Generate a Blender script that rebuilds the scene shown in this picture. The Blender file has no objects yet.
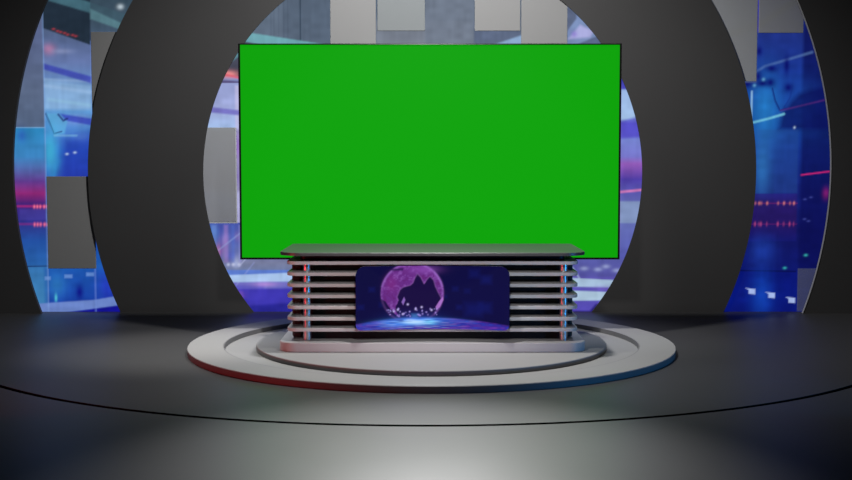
import bpy, bmesh, math
import numpy as np
from mathutils import Vector

scene = bpy.context.scene
COL = scene.collection
PI = math.pi

# ------------------------------------------------------------------ helpers
def lin(c):
    c = np.asarray(c, float) / 255.0
    return np.where(c <= 0.04045, c / 12.92, ((c + 0.055) / 1.055) ** 2.4)

def tag(o, label=None, cat=None, group=None, kind=None):
    if label: o['label'] = label
    if cat: o['category'] = cat
    if group: o['group'] = group
    if kind: o['kind'] = kind
    return o

def thing(name, label, cat, loc=(0, 0, 0), group=None):
    o = bpy.data.objects.new(name, None)
    COL.objects.link(o)
    o.location = loc
    o.empty_display_size = 0.1
    o['kind'] = 'thing'
    return tag(o, label, cat, group)

def link_mesh(name, me, mat, parent=None, smooth=None):
    o = bpy.data.objects.new(name, me)
    COL.objects.link(o)
    if mat is not None:
        for m in (mat if isinstance(mat, (list, tuple)) else [mat]):
            me.materials.append(m)
    if parent is not None:
        o.parent = parent
    if smooth is not None:
        me.polygons.foreach_set('use_smooth', [True] * len(me.polygons))
        me.set_sharp_from_angle(angle=math.radians(smooth))
    return o

def obj(name, bm, mat, parent=None, smooth=None):
    me = bpy.data.meshes.new(name)
    bmesh.ops.recalc_face_normals(bm, faces=bm.faces[:])
    bm.to_mesh(me)
    bm.free()
    return link_mesh(name, me, mat, parent, smooth)

def bevel(o, w, seg=2):
    m = o.modifiers.new('bevel', 'BEVEL')
    m.width = w
    m.segments = seg
    m.limit_method = 'ANGLE'
    m.angle_limit = math.radians(40)
    return o

def add_box(bm, x0, x1, y0, y1, z0, z1):
    v = [bm.verts.new((x, y, z)) for z in (z0, z1) for y in (y0, y1) for x in (x0, x1)]
    for f in ((0, 1, 3, 2), (4, 5, 7, 6), (0, 1, 5, 4), (2, 3, 7, 6), (0, 2, 6, 4), (1, 3, 7, 5)):
        bm.faces.new([v[i] for i in f])

def add_prism(bm, pts, z0, z1):
    """vertical prism over the plan outline pts"""
    a = [bm.verts.new((x, y, z0)) for x, y in pts]
    b = [bm.verts.new((x, y, z1)) for x, y in pts]
    n = len(pts)
    bm.faces.new(a[::-1]); bm.faces.new(b)
    for i in range(n):
        bm.faces.new((a[i], a[(i + 1) % n], b[(i + 1) % n], b[i]))

def add_wall_prism(bm, pts, y0, y1):
    """prism along Y over an outline in X-Z"""
    a = [bm.verts.new((x, y0, z)) for x, z in pts]
    b = [bm.verts.new((x, y1, z)) for x, z in pts]
    n = len(pts)
    bm.faces.new(a); bm.faces.new(b[::-1])
    for i in range(n):
        bm.faces.new((a[i], b[i], b[(i + 1) % n], a[(i + 1) % n]))

def add_lathe(bm, prof, n=160, cx=0, cy=0):
    """revolve the closed (r, z) profile about a vertical axis"""
    rings = []
    for r, z in prof:
        if r < 1e-6:
            rings.append([bm.verts.new((cx, cy, z))])
        else:
            rings.append([bm.verts.new((cx + r * math.cos(2 * PI * k / n), cy + r * math.sin(2 * PI * k / n), z)) for k in range(n)])
    m = len(rings)
    for i in range(m):
        A, B = rings[i], rings[(i + 1) % m]
        for k in range(n):
            k2 = (k + 1) % n
            if len(A) == 1 and len(B) == 1: break
            if len(A) == 1: bm.faces.new((A[0], B[k2], B[k]))
            elif len(B) == 1: bm.faces.new((A[k], A[k2], B[0]))
            else: bm.faces.new((A[k], A[k2], B[k2], B[k]))

def round_rect(x0, x1, y0, y1, rf, rb, n=10):
    """plan outline with rounded front (y0) and back (y1) corners"""
    pts = []
    def arc(cx, cy, r, a0, a1):
        if r <= 0:
            pts.append((cx, cy)); return
        for i in range(n + 1):
            a = math.radians(a0 + (a1 - a0) * i / n)
            pts.append((cx + r * math.cos(a), cy + r * math.sin(a)))
    arc(x0 + rf, y0 + rf, rf, 180, 270)
    arc(x1 - rf, y0 + rf, rf, 270, 360)
    arc(x1 - rb, y1 - rb, rb, 0, 90)
    arc(x0 + rb, y1 - rb, rb, 90, 180)
    return pts

# ------------------------------------------------------------------ materials
def principled(name, rgb, rough=0.5, metal=0.0, spec=0.5, noise=0.0, scale=6.0, rough_noise=0.0):
    m = bpy.data.materials.new(name)
    m.use_nodes = True
    nt = m.node_tree
    b = nt.nodes['Principled BSDF']
    c = (*rgb, 1.0)
    b.inputs['Base Color'].default_value = c
    b.inputs['Roughness'].default_value = rough
    b.inputs['Metallic'].default_value = metal
    b.inputs['Specular IOR Level'].default_value = spec
    if noise or rough_noise:
        tc = nt.nodes.new('ShaderNodeTexCoord')
        nz = nt.nodes.new('ShaderNodeTexNoise')
        nz.inputs['Scale'].default_value = scale
        nz.inputs['Detail'].default_value = 4
        nt.links.new(tc.outputs['Object'], nz.inputs['Vector'])
        if noise:
            mx = nt.nodes.new('ShaderNodeMix'); mx.data_type = 'RGBA'
            mx.inputs['A'].default_value = (*[v * (1 - noise) for v in rgb], 1)
            mx.inputs['B'].default_value = (*[v * (1 + noise) for v in rgb], 1)
            nt.links.new(nz.outputs['Fac'], mx.inputs['Factor'])
            nt.links.new(mx.outputs['Result'], b.inputs['Base Color'])
        if rough_noise:
            mr = nt.nodes.new('ShaderNodeMapRange')
            mr.inputs['To Min'].default_value = rough - rough_noise
            mr.inputs['To Max'].default_value = rough + rough_noise
            nt.links.new(nz.outputs['Fac'], mr.inputs['Value'])
            nt.links.new(mr.outputs['Result'], b.inputs['Roughness'])
    return m

def display_material(name, gloss=0.0, rough=0.3):
    """self-lit picture stored on the display's own mesh"""
    m = bpy.data.materials.new(name)
    m.use_nodes = True
    nt = m.node_tree
    b = nt.nodes['Principled BSDF']
    b.inputs['Base Color'].default_value = (0.004, 0.004, 0.006, 1)
    b.inputs['Roughness'].default_value = rough
    b.inputs['Specular IOR Level'].default_value = gloss
    at = nt.nodes.new('ShaderNodeAttribute')
    at.attribute_name = 'picture'
    nt.links.new(at.outputs['Color'], b.inputs['Emission Color'])
    b.inputs['Emission Strength'].default_value = 1.0
    m.cycles.emission_sampling = 'NONE'
    return m

def glass_panel_material(name, rgb, alpha):
    m = bpy.data.materials.new(name)
    m.use_nodes = True
    nt = m.node_tree
    b = nt.nodes['Principled BSDF']
    b.inputs['Base Color'].default_value = (*rgb, 1)
    b.inputs['Roughness'].default_value = 0.45
    b.inputs['Specular IOR Level'].default_value = 0.2
    tr = nt.nodes.new('ShaderNodeBsdfTransparent')
    mx = nt.nodes.new('ShaderNodeMixShader')
    mx.inputs['Fac'].default_value = alpha
    nt.links.new(tr.outputs[0], mx.inputs[1])
    nt.links.new(b.outputs[0], mx.inputs[2])
    nt.links.new(mx.outputs[0], nt.nodes['Material Output'].inputs['Surface'])
    return m

M_floor = principled('floor_satin_grey', (0.040, 0.040, 0.0405), 0.44, 0.0, 0.45, noise=0.03, scale=2.0, rough_noise=0.02)
M_groove = principled('groove_black', (0.002, 0.002, 0.002), 0.8, 0, 0.1)
M_wall = principled('wall_charcoal_paint', (0.052, 0.051, 0.051), 0.7, 0, 0.25, noise=0.04, scale=1.2)
M_wall_front = principled('wall_black_paint', (0.045, 0.044, 0.044), 0.7, 0, 0.25, noise=0.04, scale=1.2)
M_lit_edge = principled('arch_lit_edge_grey', (0.42, 0.42, 0.42), 0.5, 0.1, 0.4, noise=0.03, scale=9)  # pale colour stands in for light on the arch edge
M_wall_back = principled('wall_back_black', (0.02, 0.02, 0.022), 0.8)
M_stage = principled('stage_light_grey', (0.255, 0.252, 0.25), 0.55, 0, 0.3, noise=0.015, scale=8)
M_riser_shaded = principled('stage_riser_shaded', (0.17, 0.167, 0.167), 0.5, 0, 0.3, noise=0.03, scale=9)  # darker stage grey: the shade on the risers is put into the colour
M_desk = principled('desk_light_grey_lacquer', (0.55, 0.54, 0.54), 0.45, 0, 0.4, noise=0.015, scale=5)
M_counter = principled('counter_dark_gloss', (0.055, 0.055, 0.057), 0.42, 0, 0.7, noise=0.05, scale=20)
M_body = principled('desk_body_black', (0.010, 0.009, 0.010), 0.45, 0, 0.3, noise=0.1, scale=10)
M_end = principled('desk_end_grey', (0.05, 0.051, 0.051), 0.5, 0, 0.3, noise=0.03, scale=9)
M_post = principled('post_white_satin', (0.6, 0.6, 0.62), 0.3, 0.85, 0.5, noise=0.02, scale=12)
M_bezel = principled('bezel_gloss_black', (0.006, 0.006, 0.006), 0.25, 0, 0.5, noise=0.1, scale=20)
M_pole = principled('steel_dark', (0.08, 0.08, 0.085), 0.4, 0.8, 0.5, noise=0.05, scale=12)
M_video = display_material('video_wall_picture')
M_deskvideo = display_material('desk_display_picture', 0.04, 0.4)
M_panel = principled('panel_grey_matt', (0.26, 0.26, 0.259), 0.7, 0, 0.15, noise=0.02, scale=4)
M_panel_cool = principled('panel_cool_grey_matt', (0.215, 0.232, 0.238), 0.7, 0, 0.15, noise=0.02, scale=4)
M_glass = glass_panel_material('panel_frosted_glass', (0.44, 0.45, 0.45), 0.74)
M_glass_thin = glass_panel_material('panel_clear_grey_glass', (0.30, 0.32, 0.36), 0.30)
M_trim = principled('panel_trim_pale', (0.6, 0.62, 0.66), 0.4, 0, 0.3, noise=0.02, scale=9)

M_green = bpy.data.materials.new('green_screen')
M_green.use_nodes = True
_b = M_green.node_tree.nodes['Principled BSDF']
_b.inputs['Base Color'].default_value = (0.001, 0.002, 0.001, 1)
_b.inputs['Roughness'].default_value = 0.6
_b.inputs['Specular IOR Level'].default_value = 0.03
_b.inputs['Emission Color'].default_value = (*lin((12, 163, 8)), 1)
_b.inputs['Emission Strength'].default_value = 1.0

# ------------------------------------------------------------------ picture painting (pictures shown by the displays)
class Picture:
    def __init__(self, U, V, base):
        self.U, self.V = U, V
        self.C = np.empty(U.shape + (3,))
        self.C[:] = lin(base)
    def mix(self, col, a):
        a = np.clip(a, 0, 1)[..., None]
        self.C = self.C * (1 - a) + lin(col) * a
    def add(self, col, a):
        self.C = self.C + lin(col) * np.clip(a, 0, None)[..., None]
    def rect(self, x0, x1, y0, y1, col, a=1, s=1.0):
        U, V = self.U, self.V
        d = np.minimum(np.minimum(U - x0, x1 - U), np.minimum(V - y0, y1 - V))
        self.mix(col, a * np.clip(d / s + .5, 0, 1))
    def inside(self, pts):
        U, V = self.U, self.V
        ins = np.zeros(U.shape, bool)
        n = len(pts)
        for i in range(n):
            x1, y1 = pts[i]; x2, y2 = pts[(i + 1) % n]
            if y1 == y2: continue
            c = ((y1 > V) != (y2 > V)) & (U < (x2 - x1) * (V - y1) / (y2 - y1) + x1)
            ins ^= c
        return ins
    def dist(self, pts, closed=True):
        U, V = self.U, self.V
        best = np.full(U.shape, 1e9)
        n = len(pts)
        for i in range(n if closed else n - 1):
            x1, y1 = pts[i]; x2, y2 = pts[(i + 1) % n]
            dx, dy = x2 - x1, y2 - y1
            t = np.clip(((U - x1) * dx + (V - y1) * dy) / (dx * dx + dy * dy + 1e-9), 0, 1)
            best = np.minimum(best, np.hypot(U - x1 - t * dx, V - y1 - t * dy))
        return best
    def poly(self, pts, col, a=1, s=1.0):
        d = self.dist(pts)
        d = np.where(self.inside(pts), d, -d)
        self.mix(col, a * np.clip(d / s + .5, 0, 1))
    def line(self, pts, col, w=1.0, a=1, s=1.0):
        d = self.dist(pts, False)
        self.mix(col, a * np.clip((w / 2 - d) / s + .5, 0, 1))
    def blob(self, x, y, rx, ry, col, a=1):
        q = ((self.U - x) / rx) ** 2 + ((self.V - y) / ry) ** 2
        self.mix(col, a * np.exp(-q))
    def glow(self, x, y, rx, ry, col, a=1):
        q = ((self.U - x) / rx) ** 2 + ((self.V - y) / ry) ** 2
        self.add(col, a * np.exp(-q))
    def grad(self, x0, x1, ys, cols, a=1, s=1.0):
        """vertical gradient in the column x0..x1"""
        L = np.array([lin(c) for c in cols])
        m = np.stack([np.interp(self.V, ys, L[:, k]) for k in range(3)], -1)
        d = np.minimum(self.U - x0, x1 - self.U)
        al = (a * np.clip(d / s + .5, 0, 1) * ((self.V >= ys[0]) & (self.V <= ys[-1])))[..., None]
        self.C = self.C * (1 - al) + m * al

def vnoise(U, V, sx, sy, seed):
    r = np.random.RandomState(seed)
    g = r.rand(64, 64)
    x, y = U / sx, V / sy
    xi, yi = np.floor(x).astype(int), np.floor(y).astype(int)
    fx, fy = x - xi, y - yi
    fx, fy = fx * fx * (3 - 2 * fx), fy * fy * (3 - 2 * fy)
    G = lambda a, b: g[a % 64, b % 64]
    return ((G(xi, yi) * (1 - fx) + G(xi + 1, yi) * fx) * (1 - fy) + (G(xi, yi + 1) * (1 - fx) + G(xi + 1, yi + 1) * fx) * fy)

def paint_video_wall(U, V):
    p = Picture(U, V, (30, 40, 120))
    # ---- overall ground: slate above, blue below
    p.grad(-400, 1300, [-400, 0, 40, 90, 150, 200, 260, 400],
           [(60, 70, 85), (88, 102, 120), (96, 112, 140), (130, 150, 205), (70, 110, 200), (60, 60, 160), (40, 70, 160), (25, 25, 130)])
    # ================= left outer section
    p.grad(-400, 139, [-400, 0, 20, 60, 110, 150, 190, 230, 270, 305, 400],
           [(30, 42, 55), (38, 52, 68), (70, 85, 110), (100, 118, 168), (92, 150, 208), (45, 95, 195), (50, 60, 165), (28, 60, 160), (30, 95, 175), (22, 40, 160), (20, 20, 130)])
    p.poly([(30, 0), (91, -10), (91, 44), (43, 27)], (33, 46, 60), 1, 1.5)
    p.poly([(50, -12), (140, 18), (140, 30), (91, 12), (50, 0)], (66, 104, 118), .9, 2)
    p.rect(91, 139, -50, 31, (58, 78, 92), .75, 1)
    p.poly([(91, 8), (128, 25), (128, 31), (91, 18)], (88, 128, 138), .8, 2)
    p.blob(121, 6, 3, 2.5, (190, 205, 215), .9)
    for x, y in ((54, 28), (58, 30), (61, 31), (65, 32), (68, 33.5), (73, 34), (76, 35)):
        p.blob(x, y, 1.6, .9, (205, 60, 70), .55)
    p.blob(49, 48, 6, 5, (190, 125, 165), .7)
    p.blob(76, 118, 14, 5, (150, 150, 220), .35)
    p.line([(44, 78), (91, 80)], (170, 200, 230), 2, .4, 3)
    p.line([(56, 160), (50, 176)], (40, 130, 200), 5, .5, 5)
    p.blob(62, 50, 10, 2.5, (140, 150, 190), .6)
    p.poly([(43, 62), (91, 75), (91, 82), (43, 68)], (58, 66, 172), .85, 2)
    p.poly([(43, 78), (91, 84), (91, 108), (43, 108)], (140, 178, 218), .75, 4)
    p.line([(43, 84), (91, 91)], (160, 190, 225), 3, .4, 3)
    p.line([(48, 98), (91, 104)], (150, 200, 225), 3, .4, 3)
    p.poly([(58, 112), (91, 117), (91, 124), (64, 119)], (50, 62, 180), .85, 2)
    p.poly([(44, 112), (58, 112), (66, 120), (63, 132), (53, 134)], (92, 168, 214), .7, 2)
    p.line([(44.5, 112), (52.5, 132), (60, 130)], (34, 44, 110), 1.3, .9)
    p.line([(57, 113), (62, 119), (66, 117)], (34, 44, 120), 2, .9)
    p.poly([(62, 138), (91, 130), (91, 180), (56, 180)], (30, 50, 168), .7, 10)
    p.blob(48, 150, 8, 22, (66, 178, 214), .85)
    p.blob(80, 135, 8, 4, (80, 120, 205), .6)
    p.line([(53, 134), (75, 134)], (130, 190, 220), 1.4, .6, 2)
    for x, y in ((65, 152.5), (73, 151)):
        p.blob(x, y, 1.5, 1, (190, 215, 245), .9)
    # the hazy outermost strip
    p.grad(-400, 43, [-400, 0, 30, 90, 125, 127, 155, 180, 192, 203, 218, 240, 264, 266, 300, 400],
           [(60, 70, 85), (80, 92, 110), (88, 100, 138), (90, 104, 132), (84, 100, 128), (44, 132, 186), (60, 130, 190), (96, 58, 142), (140, 40, 116), (60, 34, 116), (48, 42, 130), (34, 78, 158), (40, 96, 168), (52, 112, 172), (62, 128, 182), (40, 70, 150)])
    p.blob(20, 134, 5, 7, (40, 80, 170), .7)
    p.line([(10, 126), (43, 126)], (120, 170, 215), 1, .7)
    p.line([(14, 205), (47, 205)], (190, 40, 110), 1.6, .7, 2)
    p.line([(14, 223), (47, 223)], (150, 30, 120), 1.4, .6, 2)
    for y in (205.5, 223.5):
        for x in (31, 34, 37, 41, 44):
            p.blob(x, y, 1.0, 1.8, (255, 120, 150), .9)
    p.rect(16, 47, 208, 219, (70, 66, 158), .5, 2)
    p.line([(14, 266), (47, 265.5)], (14, 26, 90), 1.2, .9)
    p.rect(40, 100, 268, 305, (26, 74, 168), .6, 4)
    p.blob(52, 285, 9, 12, (50, 130, 196), .6)
    p.blob(103, 285, 9, 16, (40, 52, 190), .7)
    for x, y, w in ((64, 276, 4), (86, 274, 4), (43, 278, 3)):
        p.rect(x - w, x + w, y - 1.8, y + 1.8, (110, 150, 215), .7, 1.5)
    p.blob(75, 292, 4, 8, (12, 14, 128), .95)
    p.blob(51, 298, 1.2, 4, (90, 210, 220), .8)
    p.poly([(30, 304), (90, 300), (113, 296), (120, 305), (42, 315), (30, 315)], (108, 134, 200), .95, 1.5)
    p.poly([(42, 316), (118, 305), (140, 305), (140, 330), (42, 330)], (18, 16, 142), .95, 1.5)
    p.line([(43.3, -20), (43.3, 320)], (130, 165, 220), 1.1, .5)
    p.line([(91.2, 40), (91.2, 320)], (120, 150, 230), 1.1, .5)
    # ================= inner section (behind the big screen)
    p.rect(187, 672, -400, 43, (94, 108, 126), 1, 1)
    p.rect(283, 330, -400, 43, (84, 98, 116), .9, 1)
    for x in (271, 274, 279, 284, 288):
        p.line([(x, -60), (x, 44)], (76, 88, 106), 1, .6)
    p.line([(300.5, -60), (300.5, 44)], (40, 56, 72), 1.4, .8)
    p.rect(376, 474, 20, 60, (124, 130, 142), .8, 3)
    p.rect(425, 474, -100, 44, (112, 122, 138), .9, 1)
    p.rect(474, 520, 20, 60, (94, 106, 132), .9, 1)
    p.poly([(486, 46), (522, 34), (522, 48)], (140, 170, 205), .9, 2)
    p.poly([(236, 30), (252, 32), (330, 44), (330, 56), (240, 40)], (112, 170, 180), .9, 1.5)
    p.poly([(180, 42), (242, 40), (330, 56), (330, 80), (180, 72)], (70, 72, 88), 1, 2)
    p.poly([(190, 52), (240, 44), (246, 50), (232, 60)], (98, 150, 162), .8, 2)
    p.blob(228, 73, 9, 3.5, (250, 150, 150), .95)
    p.line([(224, 73), (246, 78)], (220, 90, 110), 2.2, .9, 2)
    p.poly([(180, 76), (246, 80), (246, 84), (180, 80)], (80, 66, 110), .9, 2)
    p.grad(180, 330, [82, 105, 126, 222], [(150, 160, 208), (160, 170, 218), (160, 186, 228), (110, 118, 180)])
    p.rect(234.5, 239, 84, 222, (196, 190, 226), .6, 1.5)
    p.poly([(190, 103), (250, 110), (250, 115), (190, 109)], (112, 106, 190), .9, 2)
    p.rect(190, 250, 128, 190, (120, 110, 150), .6, 4)
    p.blob(236, 145, 4, 14, (150, 90, 200), .6)
    p.blob(236, 175, 3, 10, (130, 100, 190), .5)
    # lower left of the inner section
    p.grad(180, 430, [222, 240, 262, 269, 270, 281, 282, 288, 290, 300, 330],
           [(72, 86, 168), (76, 96, 176), (118, 124, 156), (110, 122, 160), (90, 122, 204), (92, 122, 206), (120, 116, 200), (104, 104, 190), (56, 50, 168), (42, 40, 150), (30, 30, 120)])
    for x, y, r, c in ((222, 240, 5, (150, 130, 200)), (216, 250, 5, (190, 110, 170)), (228, 256, 6, (70, 80, 180)), (210, 232, 6, (60, 120, 190)), (234, 262, 4, (170, 180, 220)), (236, 236, 4, (130, 110, 180))):
        p.blob(x, y, r, r * 1.3, c, .7)
    for x, w_, c in ((212, 2.5, (120, 150, 220)), (219, 1.2, (60, 60, 160)), (224, 2, (170, 130, 200)), (231, 1.5, (80, 110, 200)), (238, 1.2, (150, 150, 220))):
        p.rect(x - w_, x + w_, 224, 262, c, .4, 2)
    p.line([(205, 258), (240, 231)], (150, 170, 225), 1.2, .5, 1.5)
    p.line([(222, 300), (252, 262)], (150, 160, 220), 1.0, .5, 1.5)
    p.rect(226, 262, 285, 300, (80, 70, 190), .5, 3)
    p.rect(236, 246, 291, 298, (140, 90, 190), .4, 3)
    for x in (226, 231, 237):
        p.blob(x, 264, 1.6, 1.6, (190, 196, 225), .8)
    p.line([(237, 266), (254, 246)], (170, 176, 215), 1, .7)
    p.poly([(222, 275), (300, 272), (300, 281), (228, 282)], (172, 200, 238), .95, 1.5)
    p.blob(263, 284, 12, 2.5, (180, 140, 210), .7)
    p.poly([(240, 290), (300, 287), (300, 302), (244, 306)], (64, 56, 178), .8, 3)
    # right of the inner section
    p.poly([(567, -40), (580, -20), (610, 30), (612, 60), (567, 60)], (122, 142, 184), 1, 2)
    p.poly([(567, -40), (577, -10), (576, 18), (567, 30)], (84, 94, 118), .9, 2)
    p.poly([(580, 24), (594, 30), (590, 36), (568, 38)], (176, 176, 226), .9, 3)
    p.poly([(570, 46), (604, 32), (612, 46), (590, 60)], (84, 96, 128), .9, 2)
    p.blob(574, 33, 3, 3, (140, 120, 210), .7)
    p.grad(600, 672, [60, 75, 77, 87, 89, 117, 122, 134, 138, 155, 162, 178, 200, 222, 258],
           [(130, 140, 200), (120, 130, 200), (62, 62, 172), (70, 70, 180), (152, 180, 224), (160, 190, 228), (78, 74, 192), (90, 86, 200), (118, 132, 208), (120, 120, 205), (146, 92, 184), (76, 60, 162), (96, 100, 176), (100, 110, 180), (84, 88, 170)])
    p.poly([(612, 122), (650, 112), (650, 134), (612, 138)], (84, 78, 194), .8, 3)
    p.line([(618, 191), (650, 188)], (232, 130, 180), 1.8, .85, 2)
    p.rect(614, 662, 200, 222, (132, 152, 190), .85, 2)
    p.rect(614, 622, 84, 250, (150, 120, 190), .25, 2)
    p.grad(430, 672, [258, 276, 277, 312, 330], [(88, 92, 166), (84, 82, 160), (92, 84, 172), (84, 74, 178), (40, 30, 110)])
    for x, y in ((600, 269), (586, 268), (619, 270), (608, 266)):
        p.blob(x, y, 4, 2, (160, 170, 215), .7)
    p.line([(569, 262), (575, 268), (582, 279)], (150, 164, 204), 1.6, .9)
    p.poly([(560, 277), (640, 281), (640, 288), (560, 286)], (166, 192, 216), .95, 1.3)
    p.poly([(560, 290), (640, 293), (640, 300), (560, 301)], (172, 198, 218), .95, 1.3)
    p.blob(606, 288, 12, 3, (120, 100, 190), .5)
    p.poly([(560, 311), (592, 311), (598, 304), (640, 304), (640, 330), (560, 330)], (38, 30, 112), .9, 2)
    # ================= right outer section
    p.grad(710, 1300, [-400, 32, 70, 110, 150, 190, 230, 268, 272, 300, 330],
           [(40, 50, 80), (30, 48, 128), (24, 52, 142), (20, 70, 156), (20, 50, 140), (20, 32, 116), (16, 20, 92), (12, 22, 104), (8, 20, 112), (8, 24, 124), (6, 8, 80)])
    p.poly([(803, -60), (1300, -60), (1300, 315), (803, 315)], (8, 12, 80), .8, 4)
    p.blob(766, 108, 14, 32, (36, 122, 196), .85)
    p.blob(800, 105, 18, 22, (30, 74, 170), .6)
    p.line([(735, 84), (765, 65), (812, 51)], (110, 150, 206), 1.8, .42, 2.5)
    for x, y, rx, ry in ((759, 50, 3, 4), (772, 67, 5, 3), (787, 64, 2.5, 8), (758, 75, 4, 5), (771, 81, 4, 4), (763, 82, 6, 3), (748, 82, 5, 4), (789, 86, 4, 4)):
        p.blob(x, y, rx * 1.15, ry * 1.15, (8, 16, 108), 1.0)
    for x, y in ((764, 78), (755, 84), (749, 78)):
        p.blob(x, y, 1.5, 1.5, (110, 180, 220), .7)
    p.poly([(784, 109), (792, 100), (800, 92), (812, 88), (832, 84), (836, 128), (780, 128)], (8, 14, 88), .8, 6)
    p.line([(773, 87), (776, 99), (781, 109), (787, 107)], (14, 30, 110), 1.5, .9)
    p.line([(793, 84), (791, 96), (785, 106)], (18, 44, 130), 1.2, .7)
    p.line([(752.5, 90), (752.5, 124)], (150, 195, 228), 1.6, .8)
    p.line([(754, 121), (770, 117), (785, 112.5)], (126, 212, 232), 1.8, .85, 2)
    p.line([(782, 109), (832, 97)], (150, 60, 150), .8, .25, 2)
    p.blob(796, 126, 1.0, 1.2, (190, 215, 240), .8)
    p.rect(757, 800, 128, 192, (40, 80, 146), .3, 2)
    p.blob(764, 165, 8, 26, (48, 120, 190), .6)
    p.line([(804, 173.5), (832, 170)], (214, 40, 120), 1.3, .85)
    p.blob(829, 192, 3, 5, (150, 30, 120), .6)
    p.grad(740, 800, [192, 204, 222, 240], [(36, 34, 122), (40, 22, 96), (36, 20, 90), (20, 24, 110)], .8)
    for k, x in enumerate((758, 762, 764, 770, 781, 787, 793, 797)):
        p.blob(x, 202, .9, 1.5, (255, 150, 130), .45 + .3 * (k % 2))
        p.blob(x, 223, .8, 2.0, (225, 90, 140), .3 + .3 * ((k + 1) % 2))
    for x, y in ((808, 198), (814, 196), (808, 218), (812, 220)):
        p.blob(x, y, 1.6, .9, (70, 80, 170), .6)
    p.line([(750, 202), (800, 202)], (150, 40, 100), 1, .35)
    p.line([(750, 223), (800, 223)], (120, 30, 110), 1, .35)
    p.blob(766, 250, 12, 14, (30, 64, 170), .6)
    p.line([(740, 270), (800, 271)], (6, 12, 66), 1.4, .9)
    for x, y in ((789, 267.5), (810, 254.5)):
        p.blob(x, y, 1.7, 1.1, (60, 190, 190), .8)
    p.blob(766, 296, 10, 22, (18, 66, 178), .85)
    for x, y in ((756, 291.5), (776, 295.5), (796.5, 300.5)):
        p.poly([(x - 6, y - 3.5), (x + 3.5, y - 2.5), (x + 3.5, y + 2.8), (x - 3, y + 2.2), (x - 3, y - 1.5)], (168, 188, 236), .95, 1)
    p.rect(802, 850, 268, 320, (40, 50, 112), .6, 1)
    p.rect(709, 757, -60, 81, (92, 104, 128), .6, 1)
    p.line([(700, 40), (757, 25), (797, -1)], (60, 66, 84), 6, .8, 4)
    p.rect(757, 758.2, -5, 31, (70, 60, 170), .9, 1)
    # fine grain of the display content
    n1 = vnoise(U, V, 9, 5, 3) - .5
    n2 = vnoise(U, V, 3.1, 17, 8) - .5
    p.C *= (1 + .20 * n1 + .12 * n2)[..., None]
    return np.clip(p.C, 0, None)

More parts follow.
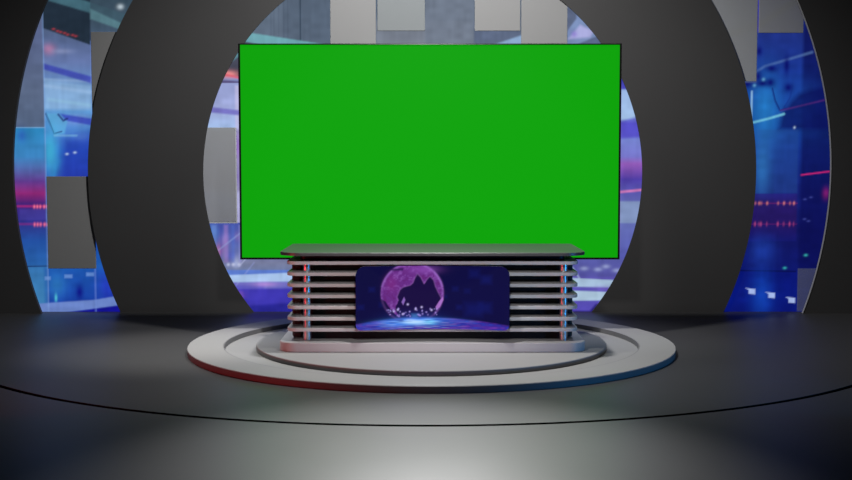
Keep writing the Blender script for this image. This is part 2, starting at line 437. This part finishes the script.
def paint_desk_display(U, V):
    """U 0..154 across, V 0..66 downwards"""
    p = Picture(U, V, (7, 6, 58))
    p.blob(70, 40, 80, 26, (9, 5, 62), .8)
    p.blob(120, 30, 40, 30, (7, 7, 66), .6)
    for x, y, r, a in ((119, 8, 5, .4), (131, 14, 5, .5), (118, 45, 8, .5), (130, 43, 6, .5), (100, 24, 3, .35), (104, 43, 3, .4), (16, 24, 3, .4), (90, 32, 2, .3), (112, 26, 3, .3), (5, 42, 3, .4), (26, 40, 3, .3)):
        p.rect(x - r, x + r, y - r * .8, y + r * .8, (16, 28, 120), a * .7, r)
    cx, cy, R = 56.5, 28.5, 32.0
    d = np.hypot(U - cx, V - cy)
    p.mix((22, 7, 62), np.clip((R - d) / 1.2 + .5, 0, 1))
    land = np.clip((R - .4 - d) / 1.2 + .5, 0, 1)
    k = 1 / 4.733
    def Q(pts): return [((x - 75.7) * k, (y - 47.3) * k) for x, y in pts]
    sub = Picture(U, V, (0, 0, 0)); sub.C[:] = 0
    L = Picture(U, V, (0, 0, 0)); L.C[:] = 0
    def mask(pts, s=1.2):
        dd = L.dist(pts); dd = np.where(L.inside(pts), dd, -dd)
        return np.clip(dd / s + .5, 0, 1)
    ground = mask(Q([(170, 0), (520, 0), (520, 250), (478, 262), (472, 225), (482, 205), (477, 186), (468, 178), (462, 160), (455, 150), (452, 132), (446, 118), (438, 107), (428, 99), (420, 105), (412, 116), (406, 128), (400, 135), (393, 120), (385, 104), (376, 92), (368, 86), (360, 93), (356, 106), (350, 119), (346, 131), (334, 142), (318, 146), (300, 151), (289, 157), (283, 166), (275, 184), (270, 200), (276, 216), (272, 232), (264, 246), (263, 262), (270, 280), (286, 300), (262, 284), (246, 264), (230, 244), (216, 220), (180, 200)]))
    g = ground * land
    p.mix((104, 44, 134), g * .95)
    tex = vnoise(U, V, 3.2, 2.6, 21) * .6 + vnoise(U, V, 1.3, 1.1, 4) * .4
    p.mix((140, 84, 176), g * np.clip((tex - .52) * 3, 0, 1) * .7)
    p.mix((96, 30, 110), g * np.clip((.42 - tex) * 3, 0, 1) * .8)
    p.blob(*Q([(245, 135)])[0], 6, 8, (128, 40, 128), .5)
    p.blob(*Q([(400, 66)])[0], 14, 4, (150, 84, 190), .5)
    rim = np.exp(-((d - R + 1.0) / 1.2) ** 2)
    p.mix((160, 110, 205), rim * (.12 + .35 * (V < 22) + .2 * (U > cx + 22)))
    edge = np.exp(-(L.dist(Q([(276, 216), (270, 200), (283, 166), (300, 151), (334, 142), (346, 131), (356, 106), (368, 86), (385, 104), (400, 135), (412, 116), (428, 99), (446, 118), (455, 150), (468, 178), (482, 205)]), False) / .7) ** 2)
    p.mix((170, 110, 205), edge * land * .28)
    p.poly(Q([(292, 225), (304, 200), (310, 215), (300, 240)]), (150, 110, 200), .8)
    p.poly(Q([(455, 250), (470, 225), (490, 200), (492, 215), (475, 250), (460, 265)]), (180, 120, 210), .8)
    p.poly(Q([(232, 62), (300, 58), (300, 70), (250, 72)]), (30, 14, 70), .8)
    rs = np.random.RandomState(5)
    for i in range(34):
        x, y = 75.7 + 4.733 * rs.uniform(30, 82), rs.uniform(255, 296)
        p.blob((x - 75.7) * k, (y - 47.3) * k, rs.uniform(.5, .9), rs.uniform(.5, 1.0), (170, 150, 235), rs.uniform(.4, .95))
    for x, y in ((42, 45.5), (52, 40), (60, 45), (66, 43), (38, 47), (76, 46), (47, 50)):
        p.blob(x, y, 1.0, 1.0, (205, 190, 250), .9)
    # glowing horizon
    hz = 54.6 + ((U - 70) / 84.0) ** 2 * 7.0 + (U < 20) * (20 - U) * .03
    a = np.clip((V - hz) / 2.5 + .5, 0, 1)
    p.mix((52, 34, 150), a * .95)
    st = .6 * vnoise(U, V, 11, 1.6, 12) + .4 * vnoise(U, V, 4, .9, 31)
    p.mix((120, 58, 170), a * np.clip((st - .45) * 2.2, 0, 1) * .8)
    p.mix((40, 80, 210), a * np.clip((.5 - st) * 2.2, 0, 1) * .7)
    p.mix((70, 120, 240), np.exp(-((V - hz - 1.5) / 2.0) ** 2) * np.clip(1.1 - abs(U - 62) / 60, 0, 1) * .8)
    p.blob(58, 58.8, 26, 3.4, (70, 160, 245), .9)
    p.blob(58, 58.4, 15, 2.1, (190, 230, 255), .9)
    p.blob(74, 58.4, 6, 2.5, (120, 220, 255), .7)
    p.blob(40, 61, 12, 2.6, (60, 120, 235), .7)
    p.glow(58, 54, 24, 6, (30, 60, 150), .4)
    st2 = vnoise(U, V, 9, .8, 77)
    p.mix((190, 215, 255), a * np.clip((st2 - .5) * 3, 0, 1) * np.exp(-((U - 60) / 36) ** 2) * .4)
    p.mix((30, 40, 150), a * np.clip((.4 - st2) * 3, 0, 1) * .7)
    p.rect(56, 62, 50, 54, (90, 170, 255), .3, 3)
    return np.clip(p.C, 0, None)

def picture_grid(name, xs, zs, ypos, colours, mat, parent):
    """a grid facing -Y; ypos(x) gives its depth; colours[row, col, 3]"""
    nx, nz = len(xs), len(zs)
    X, Z = np.meshgrid(xs, zs)
    Y = ypos(X)
    co = np.stack([X, Y, Z], -1).reshape(-1, 3)
    i = np.arange(nx * nz).reshape(nz, nx)
    quads = np.stack([i[:-1, :-1], i[:-1, 1:], i[1:, 1:], i[1:, :-1]], -1).reshape(-1, 4)
    me = bpy.data.meshes.new(name)
    me.vertices.add(len(co)); me.vertices.foreach_set('co', co.ravel())
    me.loops.add(quads.size); me.loops.foreach_set('vertex_index', quads.ravel().astype(np.int32))
    me.polygons.add(len(quads))
    me.polygons.foreach_set('loop_start', np.arange(0, quads.size, 4, dtype=np.int32))
    me.update(calc_edges=True)
    at = me.color_attributes.new('picture', 'FLOAT_COLOR', 'POINT')
    rgba = np.concatenate([colours.reshape(-1, 3), np.ones((nx * nz, 1))], 1).astype(np.float32)
    at.data.foreach_set('color', rgba.ravel())
    me.validate()
    return link_mesh(name, me, mat, parent)

# ------------------------------------------------------------------ the setting
GX, GY, GR, GW = 0.0, 12.852, 4.826, 0.056        # the groove's circle in the floor
def build_floor():
    bm = bmesh.new(); gm = bmesh.new()
    n = 480
    r0, r1, R = GR - GW / 2, GR + GW / 2, 17.0
    def P(b, r, k, z=0.0):
        a = 2 * PI * k / n
        return b.verts.new((GX + r * math.sin(a), GY - r * math.cos(a), z))
    c = bm.verts.new((GX, GY, 0))
    A = [P(bm, r0, k) for k in range(n)]
    B = [P(bm, r1, k) for k in range(n)]
    O = [P(bm, R, k) for k in range(n)]
    half = int(n * 88 / 360)
    for k in range(n):
        k2 = (k + 1) % n
        bm.faces.new((c, A[k], A[k2]))
        bm.faces.new((B[k], O[k], O[k2], B[k2]))
        inarc = k < half or k >= n - half
        if inarc:
            a0, a1, b0, b1 = P(gm, r0, k), P(gm, r0, k2), P(gm, r1, k), P(gm, r1, k2)
            c0, c1, d0, d1 = P(gm, r0, k, -.03), P(gm, r0, k2, -.03), P(gm, r1, k, -.03), P(gm, r1, k2, -.03)
            gm.faces.new((a0, a1, c1, c0)); gm.faces.new((b0, d0, d1, b1)); gm.faces.new((c0, c1, d1, d0))
        else:
            bm.faces.new((A[k], B[k], B[k2], A[k2]))
    bmesh.ops.remove_doubles(gm, verts=gm.verts[:], dist=1e-5)
    f = obj('floor', bm, M_floor)
    tag(f, kind='structure')
    g = obj('groove', gm, M_groove, f)
    tag(g, 'thin black curved groove in the grey floor')
build_floor()

def arch_points(cx, cz, r, n=160):
    """the arch of radius r from the floor on the left over to the floor on the right"""
    a0 = math.asin(-cz / r)
    return [(cx + r * math.cos(PI - a0 + (2 * a0 - PI) * i / n), cz + r * math.sin(PI - a0 + (2 * a0 - PI) * i / n)) for i in range(n + 1)]

WX, TOP = 11.0, 7.2
bm = bmesh.new()
hole = arch_points(-0.047, 1.69, 4.868)
outline = [(-WX, 0)] + [hole[0]] + hole[1:-1] + [hole[-1]] + [(WX, 0), (WX, TOP), (-WX, TOP)]
# two halves so every face is a simple polygon
mid = len(hole) // 2
left = [(-WX, 0)] + hole[:mid + 1] + [(hole[mid][0], TOP), (-WX, TOP)]
right = hole[mid:] + [(WX, 0), (WX, TOP), (hole[mid][0], TOP)]
full = [(-WX, 0)] + hole + [(WX, 0), (WX, TOP), (-WX, TOP)]
def add_arch_wall(bm, full, y0, y1, halves):
    for h in halves:
        for y in (y0, y1):
            bm.faces.new([bm.verts.new((x, y, z)) for x, z in h])
    n = len(full)
    a = [bm.verts.new((x, y0, z)) for x, z in full]
    b = [bm.verts.new((x, y1, z)) for x, z in full]
    for i in range(n):
        bm.faces.new((a[i], b[i], b[(i + 1) % n], a[(i + 1) % n]))
    bmesh.ops.remove_doubles(bm, verts=bm.verts[:], dist=1e-5)
add_arch_wall(bm, full, 14.10, 14.155, (left, right))
tag(obj('wall_front', bm, M_wall_front, smooth=30), kind='structure')
# added strip whose pale colour paints light on the front arch's right edge
bm = bmesh.new()
seg = arch_points(-0.047, 1.69, 4.868)
half_arc = seg[len(seg) // 2 + 12:]
k_ = (4.868 - .007) / 4.868
inner_arc = [(-0.047 + (x + 0.047) * k_, max(0.0, 1.69 + (z - 1.69) * k_)) for x, z in half_arc]
n_ = len(half_arc)
for y in (14.092, 14.125):
    for i in range(n_ - 1):
        bm.faces.new([bm.verts.new((p[0], y, p[1])) for p in (half_arc[i], half_arc[i + 1], inner_arc[i + 1], inner_arc[i])])
for arc in (half_arc, inner_arc):
    for i in range(n_ - 1):
        a, b = arc[i], arc[i + 1]
        bm.faces.new([bm.verts.new(c) for c in ((a[0], 14.092, a[1]), (b[0], 14.092, b[1]), (b[0], 14.125, b[1]), (a[0], 14.125, a[1]))])
bmesh.ops.remove_doubles(bm, verts=bm.verts[:], dist=1e-5)
tag(obj('lit_edge_1', bm, M_lit_edge, smooth=30), kind='structure')

bm = bmesh.new()
inner = arch_points(-0.040, 1.668, 2.636)
outer = arch_points(-0.048, 1.668, 4.010)
mi, mo = len(inner) // 2, len(outer) // 2
ring = outer + inner[::-1]
left = outer[:mo + 1] + inner[:mi + 1][::-1]
right = outer[mo:] + inner[mi:][::-1]
add_arch_wall(bm, ring, 14.22, 14.24, (left, right))
tag(obj('wall_middle', bm, M_wall, smooth=30), kind='structure')

bm = bmesh.new()
add_box(bm, -WX, WX, 14.46, 14.6, 0, TOP)
tag(obj('wall_back', bm, M_wall_back), kind='structure')

# ------------------------------------------------------------------ the video wall and its panels
SY = 14.27                                  # the face of the video wall
KU, V0 = 83.6, 312.0                        # picture units per metre; the picture's foot
vw = thing('video_backdrop', 'wide glowing blue video wall seen behind the arched charcoal walls', 'video wall', (0, SY, 0))
xs = np.arange(-5.25, 5.2501, 0.0125)
zs = np.concatenate([np.arange(0.0, 3.95, 0.0125), np.linspace(3.97, 6.9, 30)])
Xg, Zg = np.meshgrid(xs, zs)
pic = paint_video_wall(426 + KU * Xg, V0 - KU * Zg)
picture_grid('screen', xs, zs, lambda X: 0 * X, pic, M_video, vw)
bm = bmesh.new(); add_box(bm, -5.27, 5.27, 0.002, 0.17, 0, 6.92)
obj('cabinet', bm, M_bezel, vw)

def px(u): return (u - 426) / KU
def pz(v): return (V0 - v) / KU
def panel(u0, u1, v0, v1, mat, label, trim=False, y=14.2695, t=0.022):
    x0, x1, z0, z1 = px(u0), px(u1), pz(v1), pz(v0)
    r = thing('wall_panel', label, 'panel', ((x0 + x1) / 2, y, z0), 'flat panels mounted on the video wall')
    w = (x1 - x0) / 2; h = z1 - z0
    bm = bmesh.new(); add_box(bm, -w, w, -t, 0, 0, h)
    bevel(obj('sheet', bm, mat, r), .004, 1)
    if trim:
        bm = bmesh.new(); add_box(bm, w, w + .014, -t, 0, -.014, h)
        obj('edge_strip', bm, M_trim, r)
        bm = bmesh.new(); add_box(bm, -w, w, -t, 0, -.014, 0)
        obj('edge_strip', bm, M_trim, r)
    return r
panel(44.3, 92.6, 175, 268, M_panel, 'solid grey rectangular panel low on the left, above the pale slanted stripe')
panel(91.5, 139, 31, 172, M_panel, 'solid grey panel high on the left, cut by the outer edge of the ring wall')
panel(190, 234.5, 126, 221, M_glass, 'frosted grey panel with pale edge strip just left of the green screen', True)
panel(330.5, 376, -60, 70, M_panel, 'warm grey panel above the left half of the green screen')
panel(377.5, 425, -60, 30, M_panel_cool, 'cool grey short panel above the green screen, right of the left warm one')
panel(474.5, 520, -60, 30, M_panel, 'short grey panel above the green screen, left of the tall warm one')
panel(521, 567, -60, 70, M_panel, 'tall warm grey panel above the right end of the green screen')
panel(709, 756.5, -60, 80, M_glass, 'frosted grey panel high on the right, beside the outer edge of the ring wall')
panel(758, 802.5, -60, 32, M_glass, 'short frosted grey panel at the top right with a dark slanted streak showing through')
panel(802, 850, 268, 311, M_glass_thin, 'clear grey panel at the bottom right corner of the blue video wall')

# ------------------------------------------------------------------ round stage
CX, CY = 0.052, 11.50
st = thing('round_stage', 'round two-tier light grey stage with red and blue lit rim', 'stage', (CX, CY, 0))
RO, RI, RT = 2.345, 2.0, 1.70
bm = bmesh.new()
add_lathe(bm, [(RI + .010, 0.0), (RO - .010, 0.0), (RO - .010, .053), (RO, .054), (RO - .004, .060), (RI + .010, .060)], 256)
rim = obj('rim', bm, M_stage, st, 30)
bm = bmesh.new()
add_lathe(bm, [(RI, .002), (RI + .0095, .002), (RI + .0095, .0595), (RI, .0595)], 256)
obj('shaded_riser', bm, M_riser_shaded, rim, 30)  # thin sleeve over the recess step, coloured dark as painted shade
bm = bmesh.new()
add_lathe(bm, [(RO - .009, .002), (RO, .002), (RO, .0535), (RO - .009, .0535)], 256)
tag(obj('shaded_riser', bm, M_riser_shaded, rim, 30), 'rim riser with shade put into its dark colour, lit red and blue')
bm = bmesh.new()
add_lathe(bm, [(0, .0), (RI - .001, 0.0), (RI - .001, .014), (0, .014)], 256)
obj('recess', bm, M_stage, st, 30)
bm = bmesh.new()
add_lathe(bm, [(0, .015), (RT - .010, .015), (RT - .010, .054), (RT, .055), (RT - .004, .061), (0, .061)], 256, 0, 0.02)
ut = obj('upper_tier', bm, M_stage, st, 30)
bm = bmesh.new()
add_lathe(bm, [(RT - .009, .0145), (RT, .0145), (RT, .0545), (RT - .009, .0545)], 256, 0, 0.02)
obj('shaded_riser', bm, M_riser_shaded, ut, 30)

# ------------------------------------------------------------------ news desk
DX, DF, ZB = 0.060, 10.88, 0.061           # desk centre in X, slat front, stage top
dk = thing('news_desk', 'light grey slatted news desk with glossy dark counter top and curved display', 'desk', (DX, DF, ZB))
def dz(z): return z - ZB
bm = bmesh.new()
add_prism(bm, round_rect(-1.422, 1.422, -.08, .96, .17, .06, 12), 0, .088)
bevel(obj('plinth', bm, M_desk, dk, 30), .006, 2)
bm = bmesh.new()
add_prism(bm, round_rect(-1.173, 1.23, .20, .90, .03, .03, 4), .088, dz(.895))
obj('body', bm, M_body, dk, 30)
slat_z = (0.257, 0.360, 0.465, 0.569, 0.671, 0.775, 0.878)
SW, SD, ST = 1.353, .86, .033
def slat_outline(notch):
    pts = round_rect(-SW, SW, 0, SD, .11, .03, 10)
    if not notch: return pts
    cut = [(-.695, 0), (-.67, .15), (.67, .15), (.695, 0)]
    return pts[:11] + cut + pts[11:]
for i, z in enumerate(slat_z):
    bm = bmesh.new()
    add_prism(bm, slat_outline(1 <= i <= 5), dz(z) - ST / 2, dz(z) + ST / 2)
    o = obj('slat', bm, M_desk, dk, 30)
    bevel(o, .005, 2)
for sx in (-1, 1):
    bm = bmesh.new()
    add_lathe(bm, [(0, .090), (.036, .090), (.036, dz(.895)), (0, dz(.895))], 32, sx * 1.198 + .027, .115)
    tag(obj('post', bm, M_post, dk, 30), 'pale round post catching %s light' % ('red' if sx < 0 else 'blue'))
bm = bmesh.new()
add_prism(bm, round_rect(-1.412, 1.412, -.14, 1.10, .22, .05, 14), dz(.954), dz(.984))
bevel(obj('counter_top', bm, M_counter, dk, 30), .003, 1)
for sx in (-1, 1):
    bm = bmesh.new()
    add_box(bm, sx * 1.235, sx * 1.33, .28, .85, .089, dz(.895))
    bevel(obj('end_panel', bm, M_end, dk), .02, 3)
bm = bmesh.new()
add_prism(bm, round_rect(-1.24, 1.24, .12, .86, .06, .03, 6), dz(.895), dz(.954))
obj('counter_support', bm, M_body, dk, 30)
# curved display set into the slats
HW, Z0, Z1, CR, CB = .702, .268, .857, .085, .05
def half_width(z):
    c = np.where(z < (Z0 + Z1) / 2, CB, CR)
    d = np.minimum(z - Z0, Z1 - z)
    q = np.clip(c - d, 0, c)
    return HW - c + np.sqrt(np.clip(c ** 2 - q ** 2, 0, None))
def bow(x): return -.135 + .11 * (1 - (x / HW) ** 2)
zc = CR * (1 - np.cos(np.linspace(0, PI / 2, 14)))
zb = CB * (1 - np.cos(np.linspace(0, PI / 2, 14)))
zs2 = np.concatenate([Z0 + zb, np.linspace(Z0 + CB, Z1 - CR, 110)[1:-1], (Z1 - zc)[::-1]])
t = np.linspace(-1, 1, 300)
T, Z = np.meshgrid(t, zs2)
X = T * half_width(Z)
pic = paint_desk_display((X + HW) / (2 * HW) * 154.0, (Z1 - Z) / (Z1 - Z0) * 66.0)
def curved_sheet(X, Z, dy):
    return np.stack([X, bow(X) + dy, Z - ZB], -1)
co = curved_sheet(X, Z, 0).reshape(-1, 3)
nz, nx = X.shape
i = np.arange(nx * nz).reshape(nz, nx)
quads = np.stack([i[:-1, :-1], i[:-1, 1:], i[1:, 1:], i[1:, :-1]], -1).reshape(-1, 4)
me = bpy.data.meshes.new('display')
me.from_pydata(co.tolist(), [], quads.tolist())
at = me.color_attributes.new('picture', 'FLOAT_COLOR', 'POINT')
at.data.foreach_set('color', np.concatenate([pic.reshape(-1, 3), np.ones((nx * nz, 1))], 1).astype(np.float32).ravel())
dsp = link_mesh('display', me, M_deskvideo, dk)
tag(dsp, 'curved screen showing a purple globe over a glowing blue horizon')
# its housing: a shell of the same outline behind the picture
bm = bmesh.new()
tt = np.linspace(-1, 1, 41)
zz = np.concatenate([Z0 + zb, [(Z0 + Z1) / 2], (Z1 - zc)[::-1]])
T2, Zh = np.meshgrid(tt, zz); Xh = T2 * half_width(Zh)
F = curved_sheet(Xh, Zh, .003); B = curved_sheet(Xh, Zh, .035)
vf = [[bm.verts.new(F[a, b]) for b in range(41)] for a in range(len(zz))]
vb = [[bm.verts.new(B[a, b]) for b in range(41)] for a in range(len(zz))]
A_, B_ = len(zz), 41
for a in range(A_ - 1):
    for b in range(B_ - 1):
        bm.faces.new((vf[a][b], vf[a][b + 1], vf[a + 1][b + 1], vf[a + 1][b]))
        bm.faces.new((vb[a][b], vb[a + 1][b], vb[a + 1][b + 1], vb[a][b + 1]))
loop = [(0, b) for b in range(B_)] + [(a, B_ - 1) for a in range(1, A_)] + [(A_ - 1, b) for b in range(B_ - 2, -1, -1)] + [(a, 0) for a in range(A_ - 2, 0, -1)]
for k in range(len(loop)):
    p, q = loop[k], loop[(k + 1) % len(loop)]
    bm.faces.new((vf[p[0]][p[1]], vb[p[0]][p[1]], vb[q[0]][q[1]], vf[q[0]][q[1]]))
obj('housing', bm, M_bezel, dsp)

# ------------------------------------------------------------------ the big green screen
TX, TY, TZ0, TW, TH = 0.040, 12.15, 0.829, 3.866, 2.172
tv = thing('television', 'huge thin television with plain green screen standing behind the news desk', 'television', (TX, TY, .061))
def tz(z): return z - .061
hw, b_ = TW / 2, .020
bm = bmesh.new()
add_wall_prism(bm, [(-hw, tz(TZ0)), (hw, tz(TZ0)), (hw, tz(TZ0 + TH)), (-hw, tz(TZ0 + TH))], .004, .012)
obj('screen', bm, M_green, tv)
bm = bmesh.new()
def bez(x0, x1, z0, z1): add_box(bm, x0, x1, -.006, .02, tz(z0), tz(z1))
bez(-hw - b_, hw + b_, TZ0 - b_, TZ0); bez(-hw - b_, hw + b_, TZ0 + TH, TZ0 + TH + .012)
bez(-hw - b_, -hw, TZ0, TZ0 + TH); bez(hw, hw + b_, TZ0, TZ0 + TH)
obj('bezel', bm, M_bezel, tv)
bm = bmesh.new(); add_box(bm, -hw - b_, hw + b_, .013, .055, tz(TZ0 - b_), tz(TZ0 + TH + .012))
bevel(obj('back_cover', bm, M_bezel, tv), .008, 2)
for sx in (-1, 1):
    bm = bmesh.new(); add_box(bm, sx * .5 - .04, sx * .5 + .04, .055, .12, .02, 2.3)
    bevel(obj('stand_post', bm, M_pole, tv), .006, 2)
bm = bmesh.new(); add_box(bm, -.75, .75, -.02, .45, 0, .02)
bevel(obj('stand_base', bm, M_pole, tv), .006, 2)

# ------------------------------------------------------------------ light
def light(kind, name, loc, energy, col=(1, 1, 1), target=None, **kw):
    d = bpy.data.lights.new(name, kind)
    d.energy = energy; d.color = col
    for k, v in kw.items(): setattr(d, k, v)
    o = bpy.data.objects.new(name, d); COL.objects.link(o); o.location = loc
    if target is not None:
        o.rotation_euler = (Vector(target) - Vector(loc)).to_track_quat('-Z', 'Y').to_euler()
    return o
light('SPOT', 'high_key_lamp', (.05, 10.6, 5.6), 1150, (1, .99, .985), (0, 12.6, 2.0), spot_size=math.radians(136), spot_blend=.75, shadow_soft_size=.18)
light('SPOT', 'desk_lamp', (.05, 9.95, 3.26), 220, (1, .985, .975), (.05, 10.0, 0), spot_size=math.radians(96), spot_blend=1.0, shadow_soft_size=.08)
light('SPOT', 'floor_front_fill', (.05, 9.6, 3.25), 1900, (1, .975, .985), (.0, 7.3, 0), spot_size=math.radians(60), spot_blend=1.0, shadow_soft_size=.10)  # added unseen light that strengthens the highlight on the front floor
light('SPOT', 'desk_front_lamp', (.05, 5.5, 3.0), 480, (1, .985, .98), (.05, 10.6, 1.65), spot_size=math.radians(38), spot_blend=.5, shadow_soft_size=.15)
light('SPOT', 'left_back_lamp', (-2.7, 12.0, 4.0), 720, (1, .97, .94), (-2.45, 11.4, 0), spot_size=math.radians(44), spot_blend=1.0, shadow_soft_size=.2)
light('SPOT', 'right_back_fill', (2.5, 12.4, 4.0), 200, (.97, .985, 1), (1.9, 12.2, 0), spot_size=math.radians(46), spot_blend=1.0, shadow_soft_size=.2)  # added unseen fill that brightens the right rear of the stage
light('SPOT', 'red_lamp', (-5.6, 7.4, .32), 250, (1, .03, .045), (-1.6, 9.9, .22), spot_size=math.radians(34), spot_blend=.6, shadow_soft_size=.12)
light('SPOT', 'blue_lamp', (5.7, 7.4, .32), 250, (.02, .36, 1), (1.7, 9.9, .22), spot_size=math.radians(34), spot_blend=.6, shadow_soft_size=.12)

w = bpy.data.worlds.new('studio_dark'); scene.world = w
w.use_nodes = True
w.node_tree.nodes['Background'].inputs['Color'].default_value = (.9, .95, 1, 1)
w.node_tree.nodes['Background'].inputs['Strength'].default_value = .012

# ------------------------------------------------------------------ camera and view
cam = bpy.data.cameras.new('camera')
cam.sensor_width = 36; cam.lens = 50; cam.clip_end = 100
co_ = bpy.data.objects.new('camera', cam); COL.objects.link(co_)
co_.location = (0, 0, 1.8)
co_.rotation_euler = (math.radians(90 - 3.723), 0, 0)
scene.camera = co_
vs = scene.view_settings
vs.view_transform = 'Standard'; vs.look = 'None'; vs.gamma = 1; vs.exposure = 0
vs.use_curve_mapping = False
scene.cycles.use_denoising = True
scene.cycles.max_bounces = 8
